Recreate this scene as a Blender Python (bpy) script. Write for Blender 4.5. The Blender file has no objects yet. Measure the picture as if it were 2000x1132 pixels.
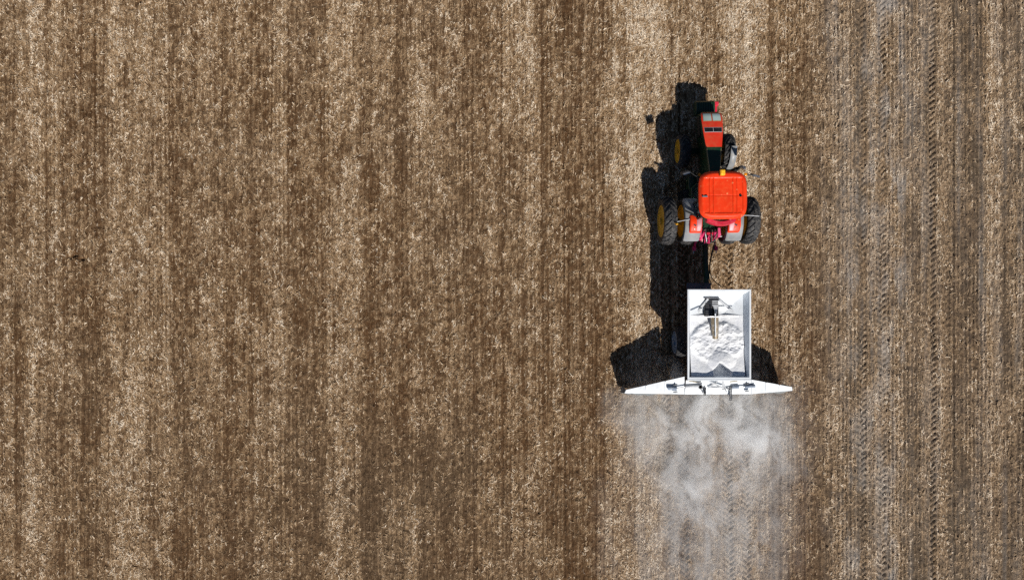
import bpy, bmesh, math, random
import numpy as np
from mathutils import Vector, Matrix

# ------------------------------------------------------------------ camera, sky, sun, exposure
scene = bpy.context.scene
COL = scene.collection
CAM_H = 27.5
cam_data = bpy.data.cameras.new("drone_camera")
cam_data.lens = 24.0; cam_data.sensor_width = 36.0; cam_data.sensor_fit = 'HORIZONTAL'
cam_data.clip_start = 0.1; cam_data.clip_end = 3000.0
cam = bpy.data.objects.new("drone_camera", cam_data)
cam.location = (0, 0, CAM_H)            # looks straight down, image top = +Y
COL.objects.link(cam)
scene.camera = cam

SUN_DIR = Vector((0.33, -1.035, 1.0)).normalized()      # towards the sun
world = bpy.data.worlds.new("World")
scene.world = world
world.use_nodes = True
wnt = world.node_tree
sky = wnt.nodes.new("ShaderNodeTexSky")
sky.sky_type = 'NISHITA'; sky.sun_disc = False
sky.sun_elevation = math.asin(SUN_DIR.z)
sky.altitude = 900.0; sky.air_density = 0.8; sky.dust_density = 0.2
sky.sun_rotation = math.atan2(SUN_DIR.x, SUN_DIR.y)
wnt.links.new(sky.outputs[0], wnt.nodes["Background"].inputs[0])
wnt.nodes["Background"].inputs[1].default_value = 0.05

sun_data = bpy.data.lights.new("sun", 'SUN')
sun_data.energy = 5.0; sun_data.angle = math.radians(0.53); sun_data.color = (1.0, 0.95, 0.88)
sun = bpy.data.objects.new("sun", sun_data)
sun.rotation_euler = SUN_DIR.to_track_quat('Z', 'Y').to_euler()
sun.location = (10, -30, 30)
COL.objects.link(sun)

vs = scene.view_settings
vs.view_transform = 'Standard'; vs.look = 'None'; vs.exposure = 0.0; vs.gamma = 1.0
vs.use_curve_mapping = False
scene.render.engine = 'CYCLES'
scene.cycles.use_denoising = False
scene.cycles.max_bounces = 8; scene.cycles.diffuse_bounces = 3; scene.cycles.glossy_bounces = 3
scene.cycles.use_adaptive_sampling = False
scene.cycles.volume_bounces = 6
scene.cycles.volume_step_rate = 0.5
scene.render.filter_size = 1.0

rng = np.random.default_rng(7)
random.seed(7)

def at(px, py, h):
    """ground-plan point of something seen at photo pixel (px, py) that is h metres up"""
    s = 1.5 / 2000 * (CAM_H - h)
    return Vector(((px - 1000) * s, (566 - py) * s, h))

# ------------------------------------------------------------------ node helpers
def new_mat(name):
    m = bpy.data.materials.new(name); m.use_nodes = True
    nt = m.node_tree
    return m, nt, nt.nodes["Principled BSDF"]
def N(nt, t, **kw):
    n = nt.nodes.new(t)
    for k, v in kw.items(): setattr(n, k, v)
    return n
def L(nt, a, b): nt.links.new(a, b)
def val(nt, op, a, b=None, clamp=False):
    n = N(nt, "ShaderNodeMath", operation=op); n.use_clamp = clamp
    for i, v in enumerate((a, b)):
        if v is None: continue
        if isinstance(v, (int, float)): n.inputs[i].default_value = v
        else: L(nt, v, n.inputs[i])
    return n.outputs[0]
def mixc(nt, fac, a, b, mode='MIX'):
    n = N(nt, "ShaderNodeMix", data_type='RGBA', blend_type=mode)
    for sock, v in ((n.inputs[0], fac), (n.inputs[6], a), (n.inputs[7], b)):
        if isinstance(v, (int, float)): sock.default_value = v
        elif isinstance(v, tuple): sock.default_value = (*v, 1.0)
        else: L(nt, v, sock)
    return n.outputs[2]
def noise(nt, vec, scale, detail=4, rough=0.55, sy=1.0, sx=1.0, sz=1.0):
    mp = N(nt, "ShaderNodeMapping"); mp.inputs["Scale"].default_value = (sx, sy, sz)
    L(nt, vec, mp.inputs[0])
    n = N(nt, "ShaderNodeTexNoise")
    n.inputs["Scale"].default_value = scale; n.inputs["Detail"].default_value = detail
    n.inputs["Roughness"].default_value = rough
    L(nt, mp.outputs[0], n.inputs["Vector"])
    return n.outputs["Fac"]
def smooth(nt, v, lo, hi, a=0.0, b=1.0):
    n = N(nt, "ShaderNodeMapRange", interpolation_type='SMOOTHSTEP')
    L(nt, v, n.inputs[0])
    n.inputs[1].default_value = lo; n.inputs[2].default_value = hi
    n.inputs[3].default_value = a; n.inputs[4].default_value = b
    return n.outputs[0]

def paint(name, col, rough=0.45, metal=0.0, dirt=(0.16, 0.12, 0.085), dirt_amt=0.25, scale=7.0,
          chips=None, bump=0.0, coat=0.0, var=0.12, spec=0.4):
    """paint, rubber or bare metal: base colour with uneven tone, settled dust and optional chips"""
    m, nt, b = new_mat(name)
    tc = N(nt, "ShaderNodeTexCoord").outputs["Object"]
    n1 = noise(nt, tc, scale, 6, 0.6)
    n2 = noise(nt, tc, scale * 0.23, 3, 0.5)
    dark = tuple(c * (1 - 2.2 * var) for c in col)
    lite = tuple(min(1, c * (1 + var)) for c in col)
    c = mixc(nt, smooth(nt, n2, 0.3, 0.7), dark, lite)
    if dirt_amt > 0:
        c = mixc(nt, smooth(nt, n1, 0.45, 0.75, 0.0, dirt_amt), c, dirt)
    if chips:
        v = N(nt, "ShaderNodeTexVoronoi"); v.inputs["Scale"].default_value = 5.5
        L(nt, tc, v.inputs["Vector"])
        sep = N(nt, "ShaderNodeSeparateColor"); L(nt, v.outputs["Color"], sep.inputs[0])
        c = mixc(nt, val(nt, 'MULTIPLY', smooth(nt, v.outputs["Distance"], 0.13, 0.22, 0.8, 0.0), smooth(nt, sep.outputs[0], 0.5, 0.9)), c, chips)
    L(nt, c, b.inputs["Base Color"])
    L(nt, smooth(nt, n1, 0.2, 0.8, max(0.05, rough - 0.1), min(1, rough + 0.15)), b.inputs["Roughness"])
    b.inputs["Metallic"].default_value = metal; b.inputs["Specular IOR Level"].default_value = spec
    b.inputs["Coat Weight"].default_value = coat
    if bump:
        bp = N(nt, "ShaderNodeBump"); bp.inputs["Strength"].default_value = 0.6
        bp.inputs["Distance"].default_value = bump
        L(nt, n1, bp.inputs["Height"]); L(nt, bp.outputs[0], b.inputs["Normal"])
    return m

# ------------------------------------------------------------------ numpy noise
_T = rng.random((256, 256)).astype(np.float32)
def vn(x, y, ox=0):
    """smooth value noise in 0..1"""
    x = x + 37.13 * ox; y = y + 91.7 * ox
    xi = np.floor(x); yi = np.floor(y)
    fx = x - xi; fy = y - yi
    fx = fx * fx * (3 - 2 * fx); fy = fy * fy * (3 - 2 * fy)
    xi = xi.astype(np.int64) & 255; yi = yi.astype(np.int64) & 255
    x1 = (xi + 1) & 255; y1 = (yi + 1) & 255
    return ((_T[yi, xi] * (1 - fx) + _T[yi, x1] * fx) * (1 - fy)
            + (_T[y1, xi] * (1 - fx) + _T[y1, x1] * fx) * fy)
def fbm(x, y, o, oct=3):
    s = 0; a = 1; t = 0
    for k in range(oct):
        s = s + a * vn(x, y, o + k); t += a; a *= 0.55; x = x * 2.03; y = y * 2.03
    return s / t
def sstep(v, a, b):
    t = np.clip((v - a) / (b - a), 0, 1); return t * t * (3 - 2 * t)

# ------------------------------------------------------------------ the field: how straw, lime, tracks and relief lie
GS = 1.5 / 2000 * CAM_H           # metres on the ground per photo pixel
PX = np.array([-600,-300,-100, 0, 22, 30, 42, 100, 135, 160, 186, 200, 245, 285, 320, 345, 400, 440, 490, 525, 545, 565, 635, 655, 685, 712,
      760, 810, 880, 950, 1000, 1030, 1055, 1090, 1165, 1190, 1240, 1295, 1330, 1380, 1430, 1462, 1490, 1510, 1590, 1620, 1680, 1720,
      1760, 1806, 1822, 1850, 1862, 1918, 1935, 1952, 1966, 2000, 2150, 2300, 2600], float)
PS = np.array([.45,.4,.5,.42,.36,.24,.56,.56,.46,.38,.20,.42,.60,.72,.56,.42,.44,.34,.36,.50,.52,.34,.32,.60,.62,.33,
      .34,.42,.34,.32,.52,.68,.50,.38,.26,.54,.74,.74,.55,.52,.55,.63,.52,.42,.37,.48,.52,.56,
      .48,.42,.62,.68,.40,.38,.66,.62,.36,.38,.5,.4,.45], float)
def px_of(x): return x / GS + 1000
def drift(x, y):                   # the drill lines wander a little along the field
    return x + 0.07 * (vn(y * 0.10, x * 0.05, 3) - 0.5) + 0.025 * (vn(y * 0.5, x * 0.2, 4) - 0.5)
def py_of(y): return 566 - y / GS

def lime_field(x, y):
    p = px_of(x) + 26 * (vn(y * 0.6, x * 0.1, 11) - 0.5); q = py_of(y)
    pw = p + 110 * (fbm(y * 0.55, x * 0.35, 18) - 0.5)
    band = sstep(pw, 1150, 1275) * (1 - sstep(pw, 1475, 1610)) * sstep(q, 745, 785)
    cov = (0.16 + 0.60 * sstep(fbm(x * 2.2, y * 0.35, 12), 0.32, 0.78)) * (1 - 0.45 * sstep(q, 850, 1010))
    old = sstep(p, 1560, 1640) * (0.20 + 0.80 * sstep(fbm(x * 3.4, y * 0.16, 13), 0.42, 0.80) * (0.35 + 0.9 * fbm(x * 2.0, y * 1.1, 17))) * 0.32 * (1 - 0.15 * sstep(p, 1850, 1960))
    streak = np.exp(-((p - 1742) / 24) ** 2) * 0.42 * sstep(fbm(x * 3.0, y * 0.7, 14), 0.46, 0.75)
    streak = streak + np.exp(-((p - 1690) / 60) ** 2) * 0.25 * sstep(fbm(x * 1.6, y * 0.6, 15), 0.52, 0.75)
    return np.clip(band * cov + old * (0.4 + 0.8 * fbm(x * 1.2, y * 0.5, 16)) + streak, 0, 1)

TRACKS = [(1302, 0.19, 0.9, 1), (1336, 0.21, 1.3, 1), (1423, 0.21, 1.7, 1), (1458, 0.19, 1.5, 1),
          (1682, 0.19, 1.0, 0), (1721, 0.21, 1.0, 0), (1816, 0.25, 1.05, 0), (1845, 0.17, 0.55, 0)]
def tread(x, y):
    """tyre prints: pressed lug bars in a V, returns (height, bar mask, flattening mask)"""
    h = np.zeros_like(x); mask = np.zeros_like(x); flat = np.zeros_like(x)
    for i, (tp, hw, amp, fresh) in enumerate(TRACKS):
        cx = (tp - 1000) * GS + 0.10 * (vn(y * 0.22, y * 0 + i * 0.2, 21) - 0.5) - (0.004 * y if not fresh else 0.004 * (y + 8))
        d = x - cx
        inside = 1 - sstep(np.abs(d), hw * 0.85, hw * 1.15)
        if fresh: inside = inside * (1 - sstep(y, 1.6, 2.1))
        pitch = 0.235
        side = (d > 0)
        ph = (y - 0.75 * np.abs(d)) / pitch + side * 0.5
        f = ph - np.floor(ph)
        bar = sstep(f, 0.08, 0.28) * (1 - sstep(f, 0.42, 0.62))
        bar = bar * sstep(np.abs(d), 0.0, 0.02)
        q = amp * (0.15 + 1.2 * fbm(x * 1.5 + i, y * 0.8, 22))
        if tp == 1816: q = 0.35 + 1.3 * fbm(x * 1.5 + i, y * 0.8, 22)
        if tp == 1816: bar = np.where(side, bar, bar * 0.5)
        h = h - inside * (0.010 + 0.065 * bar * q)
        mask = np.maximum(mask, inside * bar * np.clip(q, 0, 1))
        flat = np.maximum(flat, inside)
    return h, mask, flat

LINES = [(30, .8), (186, 1.2), (160, .7), (143, .5), (345, .5), (520, .4), (650, .5), (705, .6), (785, .5), (905, .6), (1059, .9), (1076, .6), (1101, .7), (1118, .6),
         (1136, .9), (1161, .8), (1178, .7), (1195, .6), (1327, .6), (1340, .5), (1480, .6), (1508, .9), (1520, .6), (1600, .7), (1610, .8), (1660, .6), (1781, 0.6), (1788, .4),
         (1862, 1.0), (1872, .6), (1960, .8), (1972, .6), (1985, .7)]
_lr = np.random.default_rng(21)
_lx = -60.0
while _lx < 2060:                                    # drill coulter lines, strongest where the soil lies bare
    zone = 1.0 if (880 < _lx < 1200 or _lx > 1480) else 0.55
    LINES.append((_lx, zone * _lr.uniform(0.1, 0.75)))
    _lx += _lr.choice([8.0, 8.0, 16.0, 17.0, 24.0]) + _lr.normal(0, 0.5)
_tx = np.arange(-26, 26, 0.005)
_tv = np.zeros_like(_tx)
for _p, _a in LINES:
    _tv += _a * np.exp(-((_tx - (_p - 1000) * GS) / (0.026 + 0.010 * _a)) ** 2)
PITS = [(147, 498, .10, .07), (139, 502, .07, .07), (160, 506, .14, .04), (216, 490, .05, .05), (505, 452, .05, .08), (270, 3, .09, .09)]
def pits(x, y):
    return sum(np.exp(-((x - (a - 1000) * GS) / rx) ** 2 - ((y - (566 - b_) * GS) / ry) ** 2) for a, b_, rx, ry in PITS)
def coulter(xd, y):
    return np.interp(xd, _tx, _tv) * sstep(fbm(xd * 1.7, y * 0.55, 44), 0.25, 0.62)

def straw_field(x, y):
    xd = drift(x, y); p = px_of(xd); q = py_of(y)
    s = 0.50 + (0.56 + 0.50 * sstep(p, 1120, 1200)) * (np.interp(p, PX, PS) - 0.47) + 0.55 * (fbm(xd * 3.2, y * 0.035, 51, 4) - 0.5)
    s = s + 0.22 * (fbm(x * 0.45, y * 0.30, 31) - 0.5) + 0.30 * (fbm(xd * 2.6, y * 0.8, 33) - 0.5)
    s = s + 0.55 * (fbm(xd * 5.0, y * 3.2, 36) - 0.5) + 0.75 * (fbm(xd * 11.0, y * 7.0, 37, 2) - 0.5)   # tufts
    s = s - 0.24 * np.exp(-(((xd / 0.165) % 1.0 - 0.5) / 0.20) ** 2) * sstep(fbm(xd * 1.1, y * 0.35, 39), 0.3, 0.65)   # bare drill rows
    s = s + 0.08 * sstep(q, 560, 0) - 0.10 * np.exp(-((p - 760) / 330) ** 2) * sstep(q, 640, 1000)
    s = s - 0.46 * coulter(xd, y) - 0.8 * pits(x, y)
    _, bar, flat = tread(x, y)
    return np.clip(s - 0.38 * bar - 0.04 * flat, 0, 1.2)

def relief(x, y):
    xd = drift(x, y); p = px_of(xd)
    amp = 0.009 + 0.014 * sstep(p, 1470, 1540) + 0.006 * sstep(p, 1040, 1080) * (1 - sstep(p, 1170, 1200))
    amp = amp * (0.3 + 1.3 * fbm(xd * 1.3, y * 0.4, 41))
    h = amp * np.cos(2 * np.pi * xd / 0.155)
    h = h - 0.045 * coulter(xd, y) - 0.14 * pits(x, y)
    h = h + 0.075 * (fbm(x * 8.0, y * 5.5, 47, 2) - 0.5) + 0.035 * (fbm(x * 2.3, y * 1.7, 49) - 0.5)
    th, _, flat = tread(x, y)
    return h * (1 - 0.55 * flat) + th

# ------------------------------------------------------------------ ground sheet
def axis(lo, hi, dlist, far):
    """fine spacing in view, growing steps out to the horizon"""
    a = []
    for (x0, x1, d) in dlist:
        n = int(round((x1 - x0) / d)); a += list(x0 + (x1 - x0) * np.arange(n) / n)
    a.append(hi)
    step = dlist[-1][2]; right = []; v = hi
    while v < far: step *= 1.35; v += step; right.append(v)
    step = dlist[0][2]; left = []; v = lo
    while v > -far: step *= 1.35; v -= step; left.append(v)
    return np.array(left[::-1] + a + right)
gx = axis(-23.0, 23.0, [(-23, 5.3, 0.042), (5.3, 10.0, 0.033), (10.0, 13.3, 0.04), (13.3, 18.0, 0.033), (18.0, 23.0, 0.042)], 900)
gy = axis(-13.6, 13.6, [(-13.6, 13.6, 0.047)], 900)
X, Y = np.meshgrid(gx, gy)
nx, ny = len(gx), len(gy)
Z = relief(X, Y)
fade = (1 - sstep(np.abs(X), 23.5, 40)) * (1 - sstep(np.abs(Y), 14, 30))
Z = Z * fade
co = np.stack([X, Y, Z], -1).reshape(-1, 3).astype(np.float32)
ii = np.arange(nx * ny).reshape(ny, nx)
quads = np.stack([ii[:-1, :-1], ii[:-1, 1:], ii[1:, 1:], ii[1:, :-1]], -1).reshape(-1, 4).astype(np.int32)
def mesh_np(name, co, quads, smooth_shade=True):
    me = bpy.data.meshes.new(name)
    me.vertices.add(len(co)); me.vertices.foreach_set("co", np.ascontiguousarray(co, np.float32).ravel())
    me.loops.add(quads.size); me.loops.foreach_set("vertex_index", quads.ravel())
    me.polygons.add(len(quads))
    me.polygons.foreach_set("loop_start", np.arange(0, quads.size, 4, dtype=np.int32))
    if smooth_shade: me.polygons.foreach_set("use_smooth", np.ones(len(quads), bool))
    me.update(calc_edges=True)
    return me
def fattr(me, name, v):
    a = me.attributes.new(name, 'FLOAT', 'POINT'); a.data.foreach_set("value", np.ascontiguousarray(v, np.float32).ravel())

gm = mesh_np("field_ground", co, quads)
fattr(gm, "straw", straw_field(X, Y))
fattr(gm, "lime", lime_field(X, Y) )
fattr(gm, "grey", np.clip(0.80 * sstep(px_of(X), 1540, 1660) + 0.45 * sstep(py_of(Y), 700, 1000) * np.exp(-((px_of(X) - 720) / 380) ** 2)
      + 0.8 * (fbm(X * 0.35, Y * 0.25, 61) - 0.42), 0, 1))
field = bpy.data.objects.new("field_ground", gm)
field["kind"] = "structure"; field["label"] = "brown harvested stubble field with straw bands and tyre tracks"
COL.objects.link(field)

m, nt, b = new_mat("stubble_soil")
geo = N(nt, "ShaderNodeNewGeometry").outputs["Position"]
def attr(nt, n): return N(nt, "ShaderNodeAttribute", attribute_name=n).outputs["Fac"]
n_fine = noise(nt, geo, 24, 4, 0.75, sy=0.7)
n_speck = noise(nt, geo, 17, 3, 0.7, sy=0.8)
n_hair = noise(nt, geo, 34, 3, 0.7, sy=0.07)
n_row = noise(nt, geo, 8.5, 2, 0.7, sy=0.03)
n_clump = noise(nt, geo, 9.0, 4, 0.65, sy=0.75)
n_big = noise(nt, geo, 0.5, 3, 0.5, sy=0.6)
n_hue = noise(nt, geo, 2.1, 3, 0.5, sy=0.5)
st = val(nt, 'ADD', attr(nt, "straw"), val(nt, 'MULTIPLY', val(nt, 'SUBTRACT', n_fine, 0.5), 1.9))
st = val(nt, 'ADD', st, val(nt, 'MULTIPLY', val(nt, 'SUBTRACT', n_clump, 0.5), 0.7))
st = val(nt, 'ADD', st, val(nt, 'MULTIPLY', val(nt, 'SUBTRACT', n_row, 0.5), 1.15))
soil = mixc(nt, smooth(nt, n_hue, 0.3, 0.7), (0.120, 0.062, 0.027), (0.158, 0.090, 0.044))
soil = mixc(nt, attr(nt, "grey"), soil, (0.140, 0.100, 0.063))
chaff = mixc(nt, smooth(nt, n_big, 0.3, 0.7), (0.45, 0.303, 0.172), (0.43, 0.298, 0.180))
c = mixc(nt, smooth(nt, st, 0.05, 0.90), soil, chaff)
c = mixc(nt, smooth(nt, st, 0.80, 1.3), c, (0.70, 0.56, 0.40))
c = mixc(nt, smooth(nt, n_hair, 0.36, 0.62, 0.95, 0.0), c, mixc(nt, 1.0, c, (0.45, 0.40, 0.34), 'MULTIPLY'))
c = mixc(nt, smooth(nt, n_speck, 0.57, 0.70, 0.0, 0.85), c, (0.050, 0.029, 0.014))  # dark specks put small crevice shadows into the soil colour
lm = val(nt, 'MULTIPLY', attr(nt, "lime"), smooth(nt, n_clump, 0.2, 0.75, 0.55, 1.15), clamp=True)
c = mixc(nt, lm, c, (0.52, 0.505, 0.485))
L(nt, c, b.inputs["Base Color"])
b.inputs["Roughness"].default_value = 0.95
b.inputs["Specular IOR Level"].default_value = 0.15
bp = N(nt, "ShaderNodeBump"); bp.inputs["Distance"].default_value = 0.05; bp.inputs["Strength"].default_value = 1.0
L(nt, val(nt, 'ADD', n_fine, n_clump), bp.inputs["Height"]); L(nt, bp.outputs[0], b.inputs["Normal"])
gm.materials.append(m)

# ------------------------------------------------------------------ loose straw and stubble (one mass)
def scatter(n):
    xs, ys = [], []; got = 0
    while got < n:
        x = rng.uniform(-22.5, 22.5, n); y = rng.uniform(-13.2, 13.2, n)
        s = straw_field(x, y)
        k = rng.random(n) < np.clip(0.08 + 1.5 * (s - 0.27), 0.06, 1) * (1 - 0.55 * tread(x, y)[2])
        xs.append(x[k]); ys.append(y[k]); got += k.sum()
    return np.concatenate(xs)[:n], np.concatenate(ys)[:n]
NS = 250000
sx_, sy_ = scatter(NS)
ang = np.where(rng.random(NS) < 0.62, rng.normal(math.pi / 2, 0.55, NS), rng.uniform(0, math.pi, NS))
ln = rng.uniform(0.04, 0.13, NS) * np.where(rng.random(NS) < 0.08, 1.9, 1.0)
wd = rng.uniform(0.004, 0.012, NS)
steep = rng.random(NS) < 0.16
el = np.where(steep, rng.uniform(0.5, 1.2, NS), rng.normal(0.0, 0.16, NS))
ln = np.where(steep, ln * 0.6, ln)
dirv = np.stack([np.cos(ang) * np.cos(el), np.sin(ang) * np.cos(el), np.sin(el)], -1)
side = np.stack([-np.sin(ang), np.cos(ang), rng.normal(0, 0.5, NS)], -1); side /= np.linalg.norm(side, axis=1)[:, None]
zc = relief(sx_, sy_) + rng.uniform(0.004, 0.03, NS) + np.abs(dirv[:, 2]) * ln * 0.5
cen = np.stack([sx_, sy_, zc], -1)
half = dirv * ln[:, None] * 0.5; sd = side * wd[:, None]
bend = side * (rng.normal(0, 0.06, NS) * ln)[:, None] + np.array([0, 0, 1.0]) * (rng.uniform(0, 0.10, NS) * ln)[:, None]
v = np.stack([cen - half - sd * .8, cen - half + sd * .8, cen + bend - sd, cen + bend + sd, cen + half - sd * .6, cen + half + sd * .6], 1).reshape(-1, 3)
b0 = np.arange(NS)[:, None] * 6
sq = np.concatenate([b0 + np.array([[0, 1, 3, 2]]), b0 + np.array([[2, 3, 5, 4]])], 1).reshape(-1, 4).astype(np.int32)
sm = mesh_np("loose_straw", v, sq, False)
fattr(sm, "tone", np.repeat(np.clip(0.40 + rng.normal(0, 0.15, NS) + 0.55 * (straw_field(sx_, sy_) - 0.5) + 0.6 * (fbm(sx_ * 5.0, sy_ * 3.0, 81, 3) - 0.5), 0, 1), 6))
fattr(sm, "lime", np.repeat(lime_field(sx_, sy_), 6))
straw = bpy.data.objects.new("loose_straw", sm)
straw["kind"] = "stuff"; straw["label"] = "pale loose straw and stubble littering the field"; straw["category"] = "straw"
COL.objects.link(straw)
m, nt, b = new_mat("dry_straw")
ramp = N(nt, "ShaderNodeValToRGB")
L(nt, attr(nt, "tone"), ramp.inputs[0])
e = ramp.color_ramp.elements
e[0].position = 0.05; e[0].color = (0.14, 0.084, 0.042, 1)
e[1].position = 0.82; e[1].color = (0.90, 0.77, 0.60, 1)
x_ = e.new(0.45); x_.color = (0.49, 0.332, 0.182, 1)
c = mixc(nt, val(nt, 'MULTIPLY', attr(nt, "lime"), 0.75), ramp.outputs[0], (0.46, 0.46, 0.46))
L(nt, c, b.inputs["Base Color"]); b.inputs["Roughness"].default_value = 0.6
sm.materials.append(m)

# ------------------------------------------------------------------ mesh builder for machinery
class MB:
    def __init__(s): s.v = []; s.f = []
    def add(s, vs, fs):
        o = len(s.v); s.v += [Vector(p) for p in vs]; s.f += [tuple(i + o for i in f) for f in fs]; return s
    def box(s, c, size, rot=None, taper=(1, 1)):
        hx, hy, hz = (d / 2 for d in size); vs = []
        for z, t in ((-hz, (1, 1)), (hz, taper)):
            for x, y in ((-hx, -hy), (hx, -hy), (hx, hy), (-hx, hy)):
                vs.append(Vector((x * t[0], y * t[1], z)))
        if rot: 
            R = Matrix.Rotation(rot[2], 3, 'Z') @ Matrix.Rotation(rot[1], 3, 'Y') @ Matrix.Rotation(rot[0], 3, 'X')
            vs = [R @ p for p in vs]
        vs = [p + Vector(c) for p in vs]
        return s.add(vs, [(3, 2, 1, 0), (4, 5, 6, 7), (0, 1, 5, 4), (1, 2, 6, 5), (2, 3, 7, 6), (3, 0, 4, 7)])
    def beam(s, a, b_, w, h, up=(0, 0, 1)):
        a = Vector(a); b_ = Vector(b_); d = (b_ - a).normalized(); u = Vector(up)
        sd = d.cross(u)
        if sd.length < 1e-4: sd = d.cross(Vector((0, 1, 0)))
        sd.normalize(); u = sd.cross(d)
        vs = [p + sd * (i * w / 2) + u * (j * h / 2) for p in (a, b_) for i, j in ((-1, -1), (1, -1), (1, 1), (-1, 1))]
        return s.add(vs, [(3, 2, 1, 0), (4, 5, 6, 7), (0, 1, 5, 4), (1, 2, 6, 5), (2, 3, 7, 6), (3, 0, 4, 7)])
    def tube(s, pts, r, n=10, r2=None):
        pts = [Vector(p) for p in pts]; vs = []; fs = []; k = len(pts)
        for i, p in enumerate(pts):
            d = (pts[min(i + 1, k - 1)] - pts[max(i - 1, 0)]).normalized()
            u = Vector((0, 0, 1)) if abs(d.z) < 0.9 else Vector((1, 0, 0))
            a = d.cross(u).normalized(); c = a.cross(d)
            rr = r if r2 is None else r + (r2 - r) * i / (k - 1)
            vs += [p + (a * math.cos(t) + c * math.sin(t)) * rr for t in (2 * math.pi * j / n for j in range(n))]
        for i in range(k - 1):
            for j in range(n):
                fs.append((i * n + j, i * n + (j + 1) % n, (i + 1) * n + (j + 1) % n, (i + 1) * n + j))
        fs.append(tuple(range(n - 1, -1, -1))); fs.append(tuple((k - 1) * n + j for j in range(n)))
        return s.add(vs, fs)
    def lathe(s, prof, n=48, c=(0, 0, 0), ax='X'):
        """profile of (axial, radius) turned about an axis"""
        vs = []; fs = []; k = len(prof)
        for a, r in prof:
            for j in range(n):
                t = 2 * math.pi * j / n
                p = (a, r * math.cos(t), r * math.sin(t)) if ax == 'X' else (r * math.cos(t), r * math.sin(t), a)
                vs.append(Vector(p) + Vector(c))
        for i in range(k - 1):
            for j in range(n):
                fs.append((i * n + j, i * n + (j + 1) % n, (i + 1) * n + (j + 1) % n, (i + 1) * n + j))
        for i in (0, k - 1):
            if prof[i][1] > 1e-4: fs.append(tuple(i * n + j for j in range(n)))
        return s.add(vs, fs)
    def loft(s, secs, caps=True):
        n = len(secs[0]); vs = [p for q in secs for p in q]; fs = []
        for i in range(len(secs) - 1):
            for j in range(n):
                fs.append((i * n + j, i * n + (j + 1) % n, (i + 1) * n + (j + 1) % n, (i + 1) * n + j))
        if caps: fs.append(tuple(range(n - 1, -1, -1))); fs.append(tuple((len(secs) - 1) * n + j for j in range(n)))
        return s.add(vs, fs)
    def slab(s, top, t):
        """a sheet given by a polygon, t thick downwards"""
        n = len(top); lo = [Vector(p) - Vector((0, 0, t)) for p in top]
        return s.add(list(top) + lo, [tuple(range(n)), tuple(range(2 * n - 1, n - 1, -1))] +
                     [(j, n + j, n + (j + 1) % n, (j + 1) % n) for j in range(n)])
    def build(s, name, mat, parent=None, bevel=0.0, smooth_deg=35, loc=None):
        me = bpy.data.meshes.new(name)
        me.from_pydata([tuple(p) for p in s.v], [], s.f)
        bm = bmesh.new(); bm.from_mesh(me); bmesh.ops.remove_doubles(bm, verts=bm.verts, dist=1e-5)
        bmesh.ops.recalc_face_normals(bm, faces=bm.faces)
        if bevel:
            es = [e for e in bm.edges if len(e.link_faces) == 2 and e.calc_face_angle(0) > 0.6]
            bmesh.ops.bevel(bm, geom=es, offset=bevel, segments=2, affect='EDGES', clamp_overlap=True)
        bm.to_mesh(me); bm.free()
        me.polygons.foreach_set("use_smooth", np.ones(len(me.polygons), bool))
        me.set_sharp_from_angle(angle=math.radians(smooth_deg))
        me.materials.append(mat)
        o = bpy.data.objects.new(name, me); COL.objects.link(o)
        if parent: o.parent = parent
        if loc: o.location = loc
        return o
def thing(name, label, cat, loc, rz=0.0):
    o = bpy.data.objects.new(name, None); o.empty_display_size = 0.3
    o.location = loc; o.rotation_euler = (0, 0, rz); o["label"] = label; o["category"] = cat
    COL.objects.link(o); return o
def copy_part(o, parent, loc=None, flip=False):
    c = o.copy(); COL.objects.link(c); c.parent = parent
    if loc is not None: c.location = loc
    if flip: c.rotation_euler = (0, 0, math.pi)
    for ch in o.children:
        d = ch.copy(); COL.objects.link(d); d.parent = c
    return c
def rrect(hw, z0, z1, y, r, cx=0.0, n=5):
    """rounded-rectangle cross-section in the XZ plane at y"""
    pts = []
    for (sx, sz, a0) in ((1, 1, 0), (-1, 1, 90), (-1, -1, 180), (1, -1, 270)):
        ccx = cx + sx * (hw - r); ccz = (z1 - r) if sz > 0 else (z0 + r)
        for k in range(n):
            a = math.radians(a0 + 90 * k / (n - 1)); pts.append(Vector((ccx + r * math.cos(a), y, ccz + r * math.sin(a))))
    return pts

RED = paint("orange_red_paint", (0.84, 0.045, 0.008), 0.42, dirt=(0.86, 0.14, 0.03), dirt_amt=0.3, coat=0.05, chips=(0.88, 0.30, 0.12), scale=9, var=0.05, spec=0.2)
HOODRED = paint("hood_red_paint", (0.74, 0.038, 0.014), 0.42, dirt=(0.45, 0.16, 0.06), dirt_amt=0.45, coat=0.2, scale=3, var=0.08)
CRIMSON = paint("crimson_paint", (0.60, 0.02, 0.05), 0.4, dirt=(0.6, 0.2, 0.2), dirt_amt=0.3, scale=12)
PINK = paint("pale_pink_glare", (0.62, 0.30, 0.33), 0.4, dirt=(0.70, 0.10, 0.14), dirt_amt=0.6, scale=5)  # pale pink stands in for glare on the red light pods
MAGENTA = paint("magenta_paint", (0.68, 0.025, 0.14), 0.45, dirt=(0.5, 0.3, 0.3), dirt_amt=0.4, scale=14)
GREEN = paint("dark_green_paint", (0.008, 0.040, 0.018), 0.38, dirt=(0.06, 0.05, 0.02), dirt_amt=0.3, coat=0.2)
YELLOW = paint("yellow_rim_paint", (0.62, 0.36, 0.01), 0.5, dirt=(0.25, 0.10, 0.03), dirt_amt=0.6, scale=6)
RUBBER = paint("tyre_rubber", (0.026, 0.027, 0.030), 0.75, dirt=(0.19, 0.175, 0.16), dirt_amt=0.75, scale=11)
BLACK = paint("black_plastic", (0.012, 0.013, 0.015), 0.5, dirt_amt=0.15)
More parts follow.
